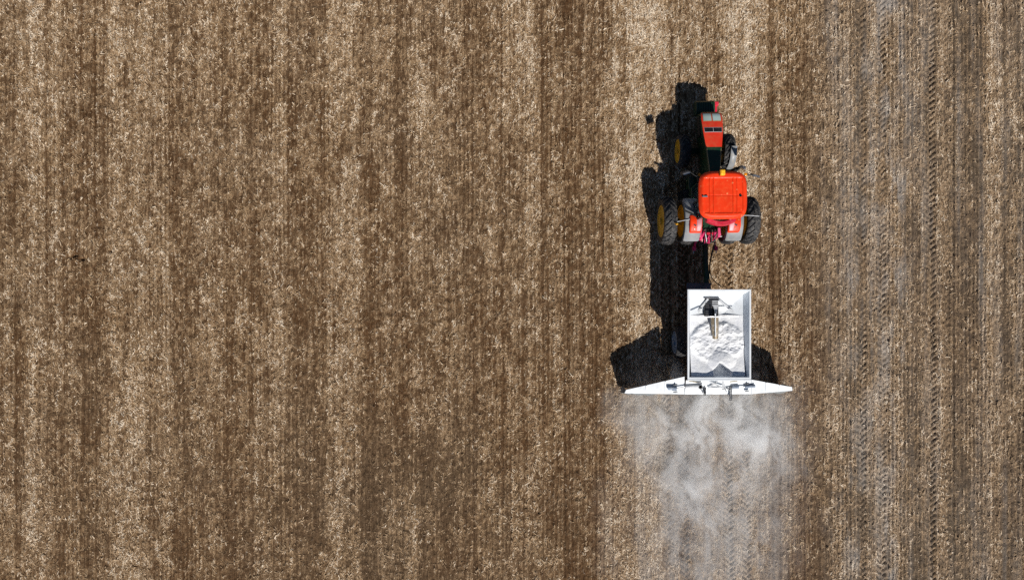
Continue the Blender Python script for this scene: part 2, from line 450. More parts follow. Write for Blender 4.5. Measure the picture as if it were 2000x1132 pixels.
GREY = paint("grey_fender_plastic", (0.25, 0.265, 0.285), 0.45, dirt=(0.34, 0.30, 0.23), dirt_amt=0.6, scale=10)
DGREY = paint("dark_grey_metal", (0.09, 0.10, 0.12), 0.45, metal=0.4, dirt_amt=0.3)
STEEL = paint("bare_steel", (0.45, 0.46, 0.48), 0.35, metal=0.8, dirt=(0.2, 0.13, 0.08), dirt_amt=0.4)
WHITE = paint("white_spreader_paint", (0.75, 0.79, 0.83), 0.5, dirt=(0.56, 0.58, 0.60), dirt_amt=0.6, scale=5, var=0.03)
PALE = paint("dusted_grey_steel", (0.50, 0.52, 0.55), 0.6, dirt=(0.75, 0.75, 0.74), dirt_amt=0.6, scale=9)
BRASS = paint("rusty_chute_metal", (0.30, 0.235, 0.15), 0.45, metal=0.3, dirt=(0.6, 0.58, 0.55), dirt_amt=0.7, scale=10)
BLUEG = paint("blue_grey_cylinder_paint", (0.20, 0.25, 0.33), 0.45, dirt=(0.7, 0.7, 0.7), dirt_amt=0.5, scale=12)
FIT = paint("dusty_grey_fittings", (0.22, 0.23, 0.25), 0.6, metal=0.2, dirt=(0.6, 0.6, 0.6), dirt_amt=0.7, scale=14)
FLAP = paint("grey_rubber_flap", (0.16, 0.18, 0.19), 0.8, dirt=(0.5, 0.5, 0.5), dirt_amt=0.7, scale=5)
AMBER = paint("amber_lens", (0.80, 0.27, 0.01), 0.2, dirt_amt=0.1)
BEACON = paint("yellow_beacon_lens", (0.90, 0.50, 0.03), 0.2, dirt=(0.9, 0.25, 0.02), dirt_amt=0.6, scale=12)
LAMP = paint("headlight_lens", (0.42, 0.55, 0.52), 0.15, dirt=(0.55, 0.5, 0.4), dirt_amt=0.5, scale=5, coat=0.6)
TRIM = paint("olive_trim", (0.35, 0.28, 0.14), 0.5)
MUD = paint("oily_soil_metal", (0.10, 0.09, 0.07), 0.6, metal=0.2, dirt=(0.3, 0.22, 0.15), dirt_amt=0.7, scale=15)
m, nt, b = new_mat("tinted_cab_glass"); GLASS = m
b.inputs["Base Color"].default_value = (0.25, 0.33, 0.32, 1); b.inputs["Transmission Weight"].default_value = 0.9
b.inputs["Roughness"].default_value = 0.03; b.inputs["IOR"].default_value = 1.45
m, nt, b = new_mat("mirror_glass"); MIRROR = m
b.inputs["Base Color"].default_value = (0.8, 0.85, 0.9, 1); b.inputs["Metallic"].default_value = 1.0; b.inputs["Roughness"].default_value = 0.06

# ------------------------------------------------------------------ wheels
def make_wheel(name, parent, R, w, rim_r, lugs, rim_mat, tyre_mat, disc_x, lug_h=0.045):
    rim = MB()
    hw = w / 2
    rim.lathe([(hw - 0.05, rim_r - 0.005), (hw - 0.03, rim_r + 0.02), (hw - 0.015, rim_r + 0.015), (hw - 0.03, rim_r - 0.03), (hw - 0.10, rim_r - 0.06),
               (disc_x, rim_r - 0.07), (disc_x - 0.02, rim_r * 0.72), (disc_x + 0.03, rim_r * 0.42), (disc_x + 0.05, rim_r * 0.25),
               (disc_x + 0.12, rim_r * 0.22), (disc_x + 0.13, 0.0)], 48)
    rim.lathe([(disc_x - 0.04, 0.0), (disc_x - 0.04, rim_r * 0.72), (disc_x - 0.02, rim_r - 0.09), (-hw + 0.10, rim_r - 0.06), (-hw + 0.03, rim_r - 0.03),
               (-hw + 0.015, rim_r + 0.015), (-hw + 0.05, rim_r)], 48)
    ro = rim.build(name, rim_mat, parent)
    ty = MB()
    cr = R - lug_h
    prof = [(hw - 0.06, rim_r - 0.01), (hw - 0.015, rim_r + 0.05), (hw + 0.015, rim_r + (cr - rim_r) * 0.45), (hw + 0.0, rim_r + (cr - rim_r) * 0.72), (hw - 0.045, cr - 0.03),
            (hw * 0.5, cr - 0.008), (0, cr)]
    prof = prof + [(-a, r) for a, r in prof[-2::-1]]
    ty.lathe(prof, 64)
    def crown(x):
        return np.interp(abs(x), [0, hw * 0.5, hw - 0.045, hw], [cr, cr - 0.008, cr - 0.03, cr - 0.075])
    for k in range(lugs):
        for s_ in (-1, 1):
            a0 = 2 * math.pi * (k + (0.5 if s_ > 0 else 0)) / lugs
            vs = []
            for t in (0.0, 0.35, 0.7, 1.0):
                x = s_ * (-0.015 + (hw + 0.015) * t)
                rb = crown(x) - 0.012; rt = crown(x) + lug_h + (0 if t < 1 else -0.012)
                a = a0 + (0.30 * t + 0.02 * t * t) * (0.9 / R)
                th = (0.030 + 0.012 * t) / R
                for (da, r) in ((-th * 1.3, rb), (-th, rt), (th, rt), (th * 1.3, rb)):
                    vs.append((x, r * math.cos(a + da), r * math.sin(a + da)))
            fs = [(0, 1, 2, 3), (15, 14, 13, 12)]
            for i in range(3):
                fs += [(i * 4 + j, i * 4 + j + 1, i * 4 + j + 5, i * 4 + j + 4) for j in range(3)]
            ty.add(vs, fs)
    ty.build("tyre", tyre_mat, ro, smooth_deg=30)
    return ro

# ------------------------------------------------------------------ tractor
TX, TY = 7.585, 2.69
tractor = thing("tractor", "orange red farm tractor with dual rear wheels towing the white spreader", "tractor", (TX, TY, 0), 0.010)
def tl(px, py, h):
    p = at(px, py, h); return Vector((p.x - TX, p.y - TY, h))

# chassis
MB().loft([rrect(0.24, 0.55, 1.15, -0.35, 0.05), rrect(0.26, 0.5, 1.2, 0.6, 0.05), rrect(0.2, 0.6, 1.1, 1.5, 0.05), rrect(0.18, 0.6, 1.0, 3.9, 0.05)]).build("transmission_housing", GREEN, tractor)
MB().tube([(-1.7, 0, 0.92), (1.7, 0, 0.92)], 0.11, 16).build("rear_axle", GREEN, tractor)
MB().box((0, 2.77, 0.62), (1.5, 0.22, 0.2)).build("front_axle", GREEN, tractor, 0.03)
# wheels
rw = make_wheel("rear_wheel", tractor, 0.93, 0.48, 0.60, 21, YELLOW, RUBBER, 0.15)
rw.location = (1.57, 0, 0.93)
copy_part(rw, tractor, (0.81, 0, 0.93))
for x in (-0.81, -1.57):
    c = copy_part(rw, tractor, (x, 0, 0.93)); c.scale = (-1, 1, 1)
fw = make_wheel("front_wheel", tractor, 0.66, 0.42, 0.44, 18, YELLOW, RUBBER, 0.12, 0.04)
fw.location = (0.86, 2.77, 0.66)
c = copy_part(fw, tractor, (-0.86, 2.77, 0.66)); c.scale = (-1, 1, 1)

# bonnet: red top panel ahead, dark green behind
hs = [(1.40, .19, .95, 2.06), (2.0, .24, .92, 2.02), (2.64, .30, .90, 1.95), (3.2, .375, .90, 1.86), (3.7, .41, .92, 1.74), (3.92, .40, .95, 1.66), (4.04, .365, 1.0, 1.55), (4.10, .31, 1.03, 1.44), (4.13, .24, 1.05, 1.34)]
MB().loft([rrect(hw, z0, z1, y, 0.06) for y, hw, z0, z1 in hs]).build("bonnet", GREEN, tractor)
def top_at(y):
    ys = [h[0] for h in hs]; return float(np.interp(y, ys, [h[3] for h in hs])), float(np.interp(y, ys, [h[1] for h in hs]))
def bonnet_sheet(y0, y1, fx0, fx1, lift, n=8, thick=0.012, over=0.0):
    """sheet following the bonnet's crown between two fractions of its half width"""
    mb = MB(); rows = []
    for i in range(n + 1):
        y = y0 + (y1 - y0) * i / n; z, hw = top_at(y)
        rows.append([Vector((hw * (fx0 + (fx1 - fx0) * j / 4), y, z + lift + 0.015 * (1 - (fx0 + (fx1 - fx0) * j / 4) ** 2))) for j in range(5)])
    vs = [p for r in rows for p in r] + [p - Vector((0, 0, thick)) for r in rows for p in r]
    k = 5 * (n + 1); fs = []
    for i in range(n):
        for j in range(4):
            a = i * 5 + j; fs += [(a, a + 1, a + 6, a + 5), (k + a + 5, k + a + 6, k + a + 1, k + a)]
    for i in range(n):
        for j in (0, 4):
            a = i * 5 + j; fs.append((a, a + 5, k + a + 5, k + a))
    for j in range(4):
        for a in (j, n * 5 + j): fs.append((a, a + 1, k + a + 1, k + a))
    return mb.add(vs, fs)
cover = bonnet_sheet(2.66, 4.03, -0.97, 0.97, 0.010, 12, 0.03).build("bonnet_cover", HOODRED, tractor)
for s_ in (-1, 1):
    a, b_ = sorted((s_ * 0.07, s_ * 0.80))
    fr = bonnet_sheet(3.66, 4.00, a - 0.03, b_ + 0.03, 0.016, 4).build("headlight_frame", TRIM, cover)
    bonnet_sheet(3.69, 3.98, a, b_, 0.022, 4).build("headlight", LAMP, cover)
    bonnet_sheet(3.225, 3.415, a - 0.04, b_ + 0.09, 0.016, 4).build("vent_frame", PALE, cover)
    bonnet_sheet(3.24, 3.40, a - 0.02, b_ + 0.07, 0.022, 4).build("air_vent", BLACK, cover)
    mb = MB()                                        # pressed crease along the bonnet edge
    mb.tube([(s_ * (top_at(y)[1] - 0.03), y, top_at(y)[0] - 0.005) for y in np.linspace(1.45, 2.6, 7)], 0.012, 6).build("edge_trim", TRIM, tractor)
    # side grille
    MB().box((s_ * 0.405, 3.55, 1.35), (0.03, 0.75, 0.42), (0, 0, -s_ * 0.03)).build("side_grille", BLACK, tractor, 0.01)
MB().box((0, 4.10, 1.15), (0.55, 0.06, 0.3)).build("front_grille", BLACK, tractor, 0.02)
# front weights: a block of plates
for k in range(8):
    x = -0.335 + k * 0.0925
    MB().loft([rrect(0.043, 0.55, 0.88, 4.15, 0.02, x), rrect(0.043, 0.52, 0.98, 4.32, 0.02, x), rrect(0.043, 0.52, 0.97, 4.60, 0.02, x), rrect(0.043, 0.6, 0.86, 4.68, 0.02, x)]).build("front_weight", GREEN, tractor)
MB().box((0.43, 4.30, 0.72), (0.10, 0.55, 0.16)).box((0.45, 4.58, 0.74), (0.17, 0.17, 0.2)).build("front_linkage_bracket", CRIMSON, tractor, 0.02)
# front mudguard
for s_ in (1,):
    mb = MB(); secs = []
    for k in range(10):
        a = math.radians(88 + 82 * k / 9); r = 0.74
        cy, cz = 2.77 + r * math.cos(a), 0.66 + r * math.sin(a)
        secs.append([Vector((s_ * x, cy + math.cos(a) * dz, cz + math.sin(a) * dz)) for x, dz in ((0.82, 0.0), (0.87, 0.03), (0.98, 0.03), (1.06, 0.0), (1.06, -0.015), (0.98, 0.012), (0.87, 0.012), (0.82, -0.015))])
    mb.loft(secs); mb.build("front_mudguard", GREY, tractor)
    MB().tube([(s_ * 0.5, 2.75, 0.9), (s_ * 0.84, 2.6, 1.36)], 0.025, 8).build("mudguard_bracket", BLACK, tractor)
# cab: floor, frame, glass, roof
cab = MB().loft([rrect(0.62, 1.05, 1.38, -0.05, 0.04), rrect(0.74, 1.0, 1.4, 0.5, 0.04), rrect(0.72, 1.0, 1.42, 1.2, 0.04), rrect(0.45, 1.05, 1.45, 1.45, 0.04)]).build("cab_body", GREEN, tractor)
posts = [(-0.62, -0.05, -0.72, -0.02), (0.62, -0.05, 0.72, -0.02), (-0.74, 0.55, -0.78, 0.55), (0.74, 0.55, 0.78, 0.55), (-0.48, 1.44, -0.66, 1.30), (0.48, 1.44, 0.66, 1.30)]
for x0, y0, x1, y1 in posts:
    MB().beam((x0, y0, 1.36), (x1, y1, 2.84), 0.07, 0.07).build("cab_pillar", BLACK, tractor, 0.012)
def pane(name, i, j):
    a, c2 = posts[i], posts[j]
    q = [Vector((a[0], a[1], 1.42)), Vector((c2[0], c2[1], 1.42)), Vector((c2[2], c2[3], 2.80)), Vector((a[2], a[3], 2.80))]
    nrm = (q[1] - q[0]).cross(q[3] - q[0]).normalized() * 0.006
    MB().add([p + nrm for p in q] + [p - nrm for p in q], [(0, 1, 2, 3), (7, 6, 5, 4), (0, 4, 5, 1), (1, 5, 6, 2), (2, 6, 7, 3), (3, 7, 4, 0)]).build(name, GLASS, tractor)
pane("windscreen", 4, 5); pane("rear_window", 1, 0); pane("door_window", 2, 4); pane("door_window", 5, 3); pane("quarter_window", 0, 2); pane("quarter_window", 3, 1)
MB().loft([rrect(0.25, 1.40, 1.52, 0.35, 0.05), rrect(0.27, 1.42, 1.58, 0.75, 0.05)]).loft([rrect(0.25, 1.5, 2.2, 0.22, 0.05), rrect(0.25, 1.45, 2.2, 0.36, 0.05)]).build("driver_seat", BLACK, tractor)
ring = [(0.2 * math.cos(t), 1.05 + 0.18 * math.sin(t), 1.95 + 0.08 * math.sin(t)) for t in np.linspace(0, 2 * math.pi, 25)]
MB().tube(ring, 0.015, 6).tube([(0, 1.2, 1.4), (0, 1.05, 1.93)], 0.03, 8).build("steering_wheel", BLACK, tractor)
# roof
RX, RY, RC = 0.875, 0.865, (0.025, 0.725)
n = 110; vs = []; fs = []
for j in range(n + 1):
    for i in range(n + 1):
        u = 2 * i / n - 1; v_ = 2 * j / n - 1
        k = (abs(u) ** 4.3 + abs(v_) ** 4.3) ** (1 / 4.3); mx = max(abs(u), abs(v_))
        f = mx / k if k > 1e-6 else 0
        x, y = u * f, v_ * f
        z = 2.99 - 0.035 * (x * x + y * y) * 0.5 - 0.10 * max(0, mx - 0.86) ** 1.6 / 0.14 ** 1.6
        px_, py_ = abs(x) / 0.80, abs(y + 0.02) / 0.74
        edge = max(px_, py_)
        z -= 0.028 * float(sstep(np.array(edge), 1.02, 0.95))            # shallow sunk panel
        if edge < 0.97:
            z += 0.026 * (math.exp(-((abs(x) - 0.40) / 0.022) ** 2) + math.exp(-((abs(x) - 0.56) / 0.022) ** 2))
        z -= 0.010 * math.exp(-((y + 0.02) / 0.02) ** 2) * (abs(x) < 0.8)
        vs.append((RC[0] + x * RX, RC[1] + y * RY, z))
for j in range(n):
    for i in range(n):
        a = j * (n + 1) + i; fs.append((a, a + 1, a + n + 2, a + n + 1))
loop = [i for i in range(n)] + [n + j * (n + 1) for j in range(n)] + [n * (n + 1) + n - i for i in range(n)] + [(n - j) * (n + 1) for j in range(n)]
o = len(vs); low = [(RC[0] + (vs[i][0] - RC[0]) * 1.0, RC[1] + (vs[i][1] - RC[1]) * 1.0, 2.83) for i in loop]
low2 = [(RC[0] + (vs[i][0] - RC[0]) * 0.93, RC[1] + (vs[i][1] - RC[1]) * 0.93, 2.79) for i in loop]
vs += low + low2; q = len(loop)
for j in range(q):
    k = (j + 1) % q; fs += [(loop[j], o + j, o + k, loop[k]), (o + j, o + q + j, o + q + k, o + k)]
fs.append(tuple(o + q + j for j in range(q)))
roof = MB().add(vs, fs).build("cab_roof", RED, tractor, smooth_deg=40)
p = tl(1377, 383, 2.98)
MB().box(p, (0.20, 0.06, 0.05)).box(p + Vector((-0.07, 0, 0.03)), (0.05, 0.07, 0.03)).build("roof_latch", STEEL, roof, 0.01)
MB().lathe([(2.955, 0.045), (2.985, 0.045), (2.985, 0.03), (2.96, 0.03), (2.96, 0.0)], 14, (*tl(1447, 382, 0).xy * 0 + tl(1447, 382, 2.98).xy, 0), 'Z').build("roof_plug", BLACK, roof)
p = tl(1411.5, 337, 3.05)
MB().box((p.x, p.y, 2.985), (0.20, 0.20, 0.05)).build("beacon_base", BLACK, roof, 0.01)
MB().loft([[Vector((p.x + 0.09 * sx * f, p.y + 0.105 * sy * f, z)) for sx, sy in ((-1, -1), (1, -1), (1, 1), (-1, 1))] for z, f in ((3.0, 1), (3.10, 1.0), (3.15, 0.85))]).build("beacon_lamp", BEACON, roof, 0.02)
# rear valance under the roof
secs = []
for k in range(11):
    x = -0.52 + 1.04 * k / 10; y = -0.20 - 0.15 * (1 - (x / 0.52) ** 2)
    secs.append([Vector((x, y, 2.50)), Vector((x, y + 0.10, 2.50)), Vector((x, y + 0.14, 2.80)), Vector((x, y + 0.02, 2.80)), Vector((x, y - 0.03, 2.66))])
MB().loft(secs).build("rear_valance", CRIMSON, tractor)
# rear fenders with light pods
for s_ in (-1, 1):
    secs = []
    for k in range(15):
        a = math.radians(42 + 100 * k / 14); r = 1.03
        cy, cz = r * math.cos(a), 0.93 + r * math.sin(a)
        er = Vector((0, math.cos(a), math.sin(a)))
        prof = [(0.48, -0.12), (0.50, 0.0), (0.56, 0.03), (1.02, 0.03), (1.09, 0.0), (1.11, -0.10), (1.09, -0.10), (1.07, -0.015), (1.02, 0.01), (0.56, 0.01), (0.52, -0.015), (0.50, -0.12)]
        secs.append([Vector((s_ * x, cy, cz)) + er * d for x, d in prof])
    fen = MB().loft(secs).build("rear_fender", GREY, tractor)
    x0 = s_ * 0.72
    pod = MB().loft([rrect(0.235, 1.80, 2.02, 0.10, 0.06, x0), rrect(0.235, 1.80, 2.09, -0.05, 0.06, x0), rrect(0.235, 1.70, 2.07, -0.30, 0.06, x0), rrect(0.22, 1.60, 1.95, -0.50, 0.05, x0), rrect(0.20, 1.6, 1.83, -0.55, 0.04, x0)]).build("light_pod", RED, fen)
    xi = s_ * 0.61
    MB().loft([rrect(0.105, 1.82, 2.03, 0.08, 0.05, xi), rrect(0.105, 1.82, 2.105, -0.05, 0.05, xi), rrect(0.105, 1.72, 2.085, -0.30, 0.05, xi), rrect(0.10, 1.62, 1.965, -0.48, 0.05, xi)]).build("pod_glare", PINK, fen)  # added panel, paints the glare on the pod's inner half
    lp = tl(1357 if s_ < 0 else 1437, 440, 2.05)
    MB().box((lp.x, lp.y + 0.02, 2.045), (0.15, 0.10, 0.07), (0.35, 0, -0.5)).build("work_light", BLACK, fen, 0.02)
    MB().box((s_ * 0.60, -0.56, 1.74), (0.10, 0.04, 0.12)).build("tail_light", PALE, fen, 0.01)
# mirrors, indicators, exhaust, marker arms
for s_ in (-1, 1):
    hx, hy = (s_ * 0.74, 1.42)
    tip = Vector((1.36, 1.50, 2.42)) if s_ > 0 else Vector((-1.22, 1.62, 2.5))
    arm = MB().tube([(hx, hy - 0.05, 2.70), (s_ * 0.95, hy + 0.06, 2.72), (tip.x - s_ * 0.1, tip.y, tip.z + 0.2)], 0.016, 8).build("mirror_arm", BLACK, tractor)
    MB().box(tip, (0.30, 0.07, 0.42), (0.25, 0, -s_ * 0.3)).build("mirror_housing", DGREY, arm, 0.025)
    MB().box(tip + Vector((s_ * 0.005, -0.045, 0.012)), (0.25, 0.012, 0.36), (0.25, 0, -s_ * 0.3)).build("mirror_glass", MIRROR, arm)
    ip = tl(1457 if s_ > 0 else 1367, 341, 2.72)
    MB().lathe([(2.68, 0.0), (2.69, 0.05), (2.74, 0.055), (2.77, 0.0)], 12, (ip.x, ip.y, 0), 'Z').build("indicator_lamp", AMBER, tractor)
ex = MB().tube([(0.74, 1.78, 1.1), (0.76, 1.78, 2.2)], 0.085, 14).tube([(0.76, 1.78, 2.15), (0.76, 1.78, 2.62)], 0.055, 12).build("exhaust_stack", BLACK, tractor)
MB().tube([(0.76, 1.78, 2.60), (0.77, 1.77, 2.76), (0.80, 1.73, 2.86), (0.83, 1.66, 2.90)], 0.055, 12).build("exhaust_tip", STEEL, ex)
MB().tube([tl(1446, 421, 2.05), tl(1462, 421, 2.07), tl(1483, 423, 2.05)], 0.014, 6).build("marker_arm", PALE, tractor)
la = MB().tube([tl(1366, 421, 2.05), tl(1345, 428, 2.02), tl(1323, 432, 1.95)], 0.014, 6).build("marker_arm", PALE, tractor)
p = tl(1321, 436, 1.9)
MB().box(p, (0.09, 0.05, 0.12), (0.6, 0.3, 0.3)).build("marker_reflector", BEACON, la, 0.01)
for s_ in (-1, 1):
    MB().loft([rrect(0.16, 0.55, 1.0, 0.95, 0.05, s_ * 0.55), rrect(0.16, 0.5, 1.0, 1.7, 0.05, s_ * 0.55)]).build("fuel_tank", GREEN, tractor)
    for k in range(3):
        MB().box((s_ * (0.82 + 0.03 * (2 - k)), 1.05, 0.45 + 0.27 * k), (0.24, 0.32, 0.03)).build("cab_step", BLACK, tractor)
MB().tube([tl(1337, 410, 2.1), tl(1350, 416, 2.15), tl(1362, 423, 2.2)], 0.035, 8).build("rear_hose", BLACK, tractor)
# three-point linkage
for s_ in (-1, 1):
    MB().beam((s_ * 0.30, -0.30, 0.72), (s_ * 0.42, -1.05, 0.62), 0.07, 0.10).build("lower_link", MAGENTA, tractor, 0.012)
    end = MB().box((s_ * 0.43, -1.06, 0.64), (0.13, 0.17, 0.15)).build("link_claw", MAGENTA, tractor, 0.02)
    MB().tube([(s_ * 0.43, -1.10, 0.62), (s_ * 0.45, -1.25, 0.58)], 0.02, 8).build("link_pin", STEEL, end)
    MB().beam((s_ * 0.36, -0.30, 1.30), (s_ * 0.38, -0.66, 1.22), 0.12, 0.12).build("lift_arm", MAGENTA, tractor, 0.012)
    MB().tube([(s_ * 0.38, -0.60, 1.22), (s_ * 0.39, -0.72, 0.70)], 0.035, 10).build("lift_rod", MAGENTA, tractor)
    MB().tube([(s_ * 0.39, -0.62, 1.26), (s_ * 0.47, -0.63, 1.27)], 0.035, 10).build("lift_pin", STEEL, tractor)
MB().tube([(0.02, -0.34, 1.12), (0.03, -0.72, 1.08)], 0.05, 10).tube([(0.03, -0.7, 1.08), (0.03, -0.9, 1.06)], 0.03, 8).build("top_link", MAGENTA, tractor)
MB().box((0, -0.42, 1.05), (0.5, 0.16, 0.36)).build("valve_block", MUD, tractor, 0.03)
for k in range(6):
    MB().tube([(-0.2 + 0.08 * k, -0.48, 1.10 + 0.03 * (k % 2)), (-0.2 + 0.08 * k, -0.58 - 0.02 * (k % 3), 1.10 + 0.03 * (k % 2))], 0.026, 8).build("hose_coupler", (MAGENTA, STEEL, GREEN)[k % 3], tractor)
MB().box((0.02, -0.75, 0.45), (0.14, 0.9, 0.08)).box((-0.10, -0.80, 0.62), (0.30, 0.24, 0.12)).build("drawbar", MUD, tractor, 0.015)

for k in range(9):
    xa = -0.30 + 0.075 * k; zz = 1.05 + 0.12 * ((k * 7) % 3)
    MB().tube([(xa, -0.36, zz), (xa + 0.05 * math.sin(k * 2.1), -0.55, zz + 0.10), (xa + 0.10 * math.sin(k * 1.3), -0.72 - 0.05 * (k % 3), zz - 0.08), (xa * 0.5 + 0.03, -0.86, zz - 0.30)], 0.020, 6).build("rear_hose", (BLACK, MAGENTA, STEEL, GREEN, MAGENTA)[k % 5], tractor)
MB().beam((0.12, -0.40, 0.95), (0.16, -0.85, 0.75), 0.06, 0.08).build("stabiliser", CRIMSON, tractor, 0.01)
MB().beam((-0.14, -0.40, 0.95), (-0.18, -0.82, 0.78), 0.06, 0.08).build("stabiliser", CRIMSON, tractor, 0.01)

for x_, e_ in ((-0.22, -0.30), (0.20, 0.27)):
    MB().tube([(x_, -0.46, 1.36), (e_, -0.74, 1.02)], 0.05, 10).build("lift_cylinder", MAGENTA, tractor)
MB().box((0.0, -0.52, 1.30), (0.26, 0.10, 0.10)).build("rocker_shaft_bracket", CRIMSON, tractor, 0.02)

# ------------------------------------------------------------------ lime spreader trailer
SX, SY = 7.56, -2.06
spreader = thing("lime_spreader", "white lime spreader trailer with open hopper and wide rear dust hood", "spreader", (SX, SY, 0))
def sl(px, py, h):
    p = at(px, py, h); return Vector((p.x - SX, p.y - SY, h))
a = sl(1343, 565, 2.6); c_ = sl(1467, 740, 2.6)
x0, x1, y1, y0 = a.x, c_.x, a.y, c_.y            # hopper rim
RT = 0.06
def wall_ring(z, ins_x, ins_f, ins_r):
    return [Vector((x0 + ins_x, y0 + ins_r, z)), Vector((x1 - ins_x, y0 + ins_r, z)), Vector((x1 - ins_x, y1 - ins_f, z)), Vector((x0 + ins_x, y1 - ins_f, z))]
inner = [wall_ring(2.60, RT, RT, RT), wall_ring(2.25, RT + 0.11, RT + 0.12, RT + 0.02), wall_ring(2.02, 0.80, 0.85, 0.45)]
outer = [wall_ring(2.60, 0.0, 0.0, 0.0), wall_ring(2.52, 0.0, 0.0, 0.0), wall_ring(2.16, RT + 0.12, RT + 0.05, 0.0), wall_ring(1.08, 0.84, 0.70, 0.26)]
names = ["rear_wall", "side_wall", "front_wall", "side_wall"]
for j in range(4):
    k = (j + 1) % 4
    sec = [[r[j], r[k]] for r in inner] ; seo = [[r[j], r[k]] for r in outer]
    loopa = [s_[0] for s_ in sec] + [s_[0] for s_ in seo[::-1]]
    loopb = [s_[1] for s_ in sec] + [s_[1] for s_ in seo[::-1]]
    MB().loft([loopa, loopb]).build(names[j], WHITE, spreader, smooth_deg=20)
fl = wall_ring(2.03, 0.78, 0.83, 0.43)
MB().slab(fl, 0.08).build("hopper_floor", WHITE, spreader)
# inner corner gussets and rear rim flange
rail = MB().box(((x0 + x1) / 2, y0 - 0.03, 2.585), (x1 - x0, 0.055, 0.05)).build("rear_rim_flange", WHITE, spreader, 0.01)
# chassis, drawbar, jack
for s_ in (-1, 1):
    MB().box((s_ * 0.35, 0.3, 0.98), (0.1, 3.4, 0.16)).build("chassis_rail", DGREY, spreader, 0.01)
MB().beam((0.05, 2.0, 0.85), (0.06, 3.85, 0.56), 0.16, 0.16).build("drawbar", GREEN, spreader, 0.015)
MB().box((-0.30, 2.18, 0.95), (0.95, 0.30, 0.06)).build("front_platform", DGREY, spreader, 0.01)
MB().tube([(-0.12, 2.3, 0.4), (-0.12, 2.3, 1.25)], 0.05, 10).box((-0.12, 2.3, 1.27), (0.16, 0.05, 0.04)).build("parking_jack", DGREY, spreader)
MB().tube([(-1.0, 0, 0.62), (1.0, 0, 0.62)], 0.07, 12).build("axle", DGREY, spreader)
sw = make_wheel("wheel", spreader, 0.64, 0.40, 0.42, 20, BLUEG, RUBBER, 0.13, 0.025)
sw.location = (0.98, 0, 0.64)
c = copy_part(sw, spreader, (-0.98, 0, 0.64)); c.scale = (-1, 1, 1)
# hoses from the tractor
for pts in ([(1394, 478, 0.9), (1389, 500, 0.7), (1386, 525, 0.6), (1392, 545, 0.7), (1412, 561, 0.95)], [(1397, 474, 0.95), (1392, 492, 0.7), (1387, 515, 0.55), (1385, 540, 0.6), (1390, 556, 0.8)]):
    P = [sl(*q) for q in pts]
    fine = []
    for i in range(len(P) - 1):
        for t in (0, 0.25, 0.5, 0.75):
            p0 = P[max(i - 1, 0)]; p1 = P[i]; p2 = P[i + 1]; p3 = P[min(i + 2, len(P) - 1)]
            fine.append(0.5 * ((2 * p1) + (p2 - p0) * t + (2 * p0 - 5 * p1 + 4 * p2 - p3) * t * t + (3 * p1 - p0 - 3 * p2 + p3) * t ** 3))
    MB().tube(fine + [P[-1]], 0.02, 6).build("hydraulic_hose", BLACK, spreader)
# inside the hopper: bars coloured as the shadow of an A-frame, slatted gearbox guard and chute
q0 = sl(1377, 581, 2.25); q1 = sl(1404, 618, 2.25)
gw = MB().box(((q0.x + q1.x) / 2, (q0.y + q1.y) / 2, 2.16), (q1.x - q0.x, q0.y - q1.y, 0.10)).build("gearbox_guard", BLACK, spreader, 0.01)
MB().box(((q0.x + q1.x) / 2 - 0.02, q0.y, 2.235), (q1.x - q0.x + 0.06, 0.05, 0.08)).build("guard_bar", STEEL, gw, 0.01)
for k in range(9):
    y = q0.y - 0.06 - k * (q0.y - q1.y - 0.08) / 8.5
    MB().box((q0.x + 0.14, y, 2.225), (0.24, 0.035, 0.03)).build("slat", DGREY, gw)
    if k < 4: MB().box((q0.x + 0.385, y, 2.225), (0.23, 0.04, 0.035)).build("slat", PALE if k > 0 else DGREY, gw)
MB().add([Vector((q0.x + 0.29, q1.y + 0.42, 2.24)), Vector((q1.x - 0.01, q1.y + 0.42, 2.24)), Vector((q0.x + 0.40, q1.y + 0.04, 2.22)),
          Vector((q0.x + 0.29, q1.y + 0.42, 2.21)), Vector((q1.x - 0.01, q1.y + 0.42, 2.21)), Vector((q0.x + 0.40, q1.y + 0.04, 2.34))],
         [(0, 1, 2), (5, 4, 3), (0, 3, 4, 1), (1, 4, 5, 2), (2, 5, 3, 0)]).build("guard_plate", PALE, gw)
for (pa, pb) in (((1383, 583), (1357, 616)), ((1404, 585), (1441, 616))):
    MB().beam(sl(*pa, 2.245), sl(*pb, 2.065), 0.075, 0.05).build("brace_shadow", PALE, spreader, 0.008)  # grey bars stand in for the frame's shadow on the white floor
MB().tube([sl(1356, 618.5, 2.48), sl(1442, 617.5, 2.48)], 0.022, 8).build("cross_bar", STEEL, spreader)
MB().tube([sl(1395.5, 617, 2.36), sl(1396.5, 640, 2.30), sl(1397, 660, 2.20)], 0.145, 16, 0.115).build("chute", BRASS, spreader)
MB().tube([sl(1397, 612, 2.56), sl(1397.5, 657, 2.40)], 0.022, 8).build("chute_rod", WHITE, spreader)

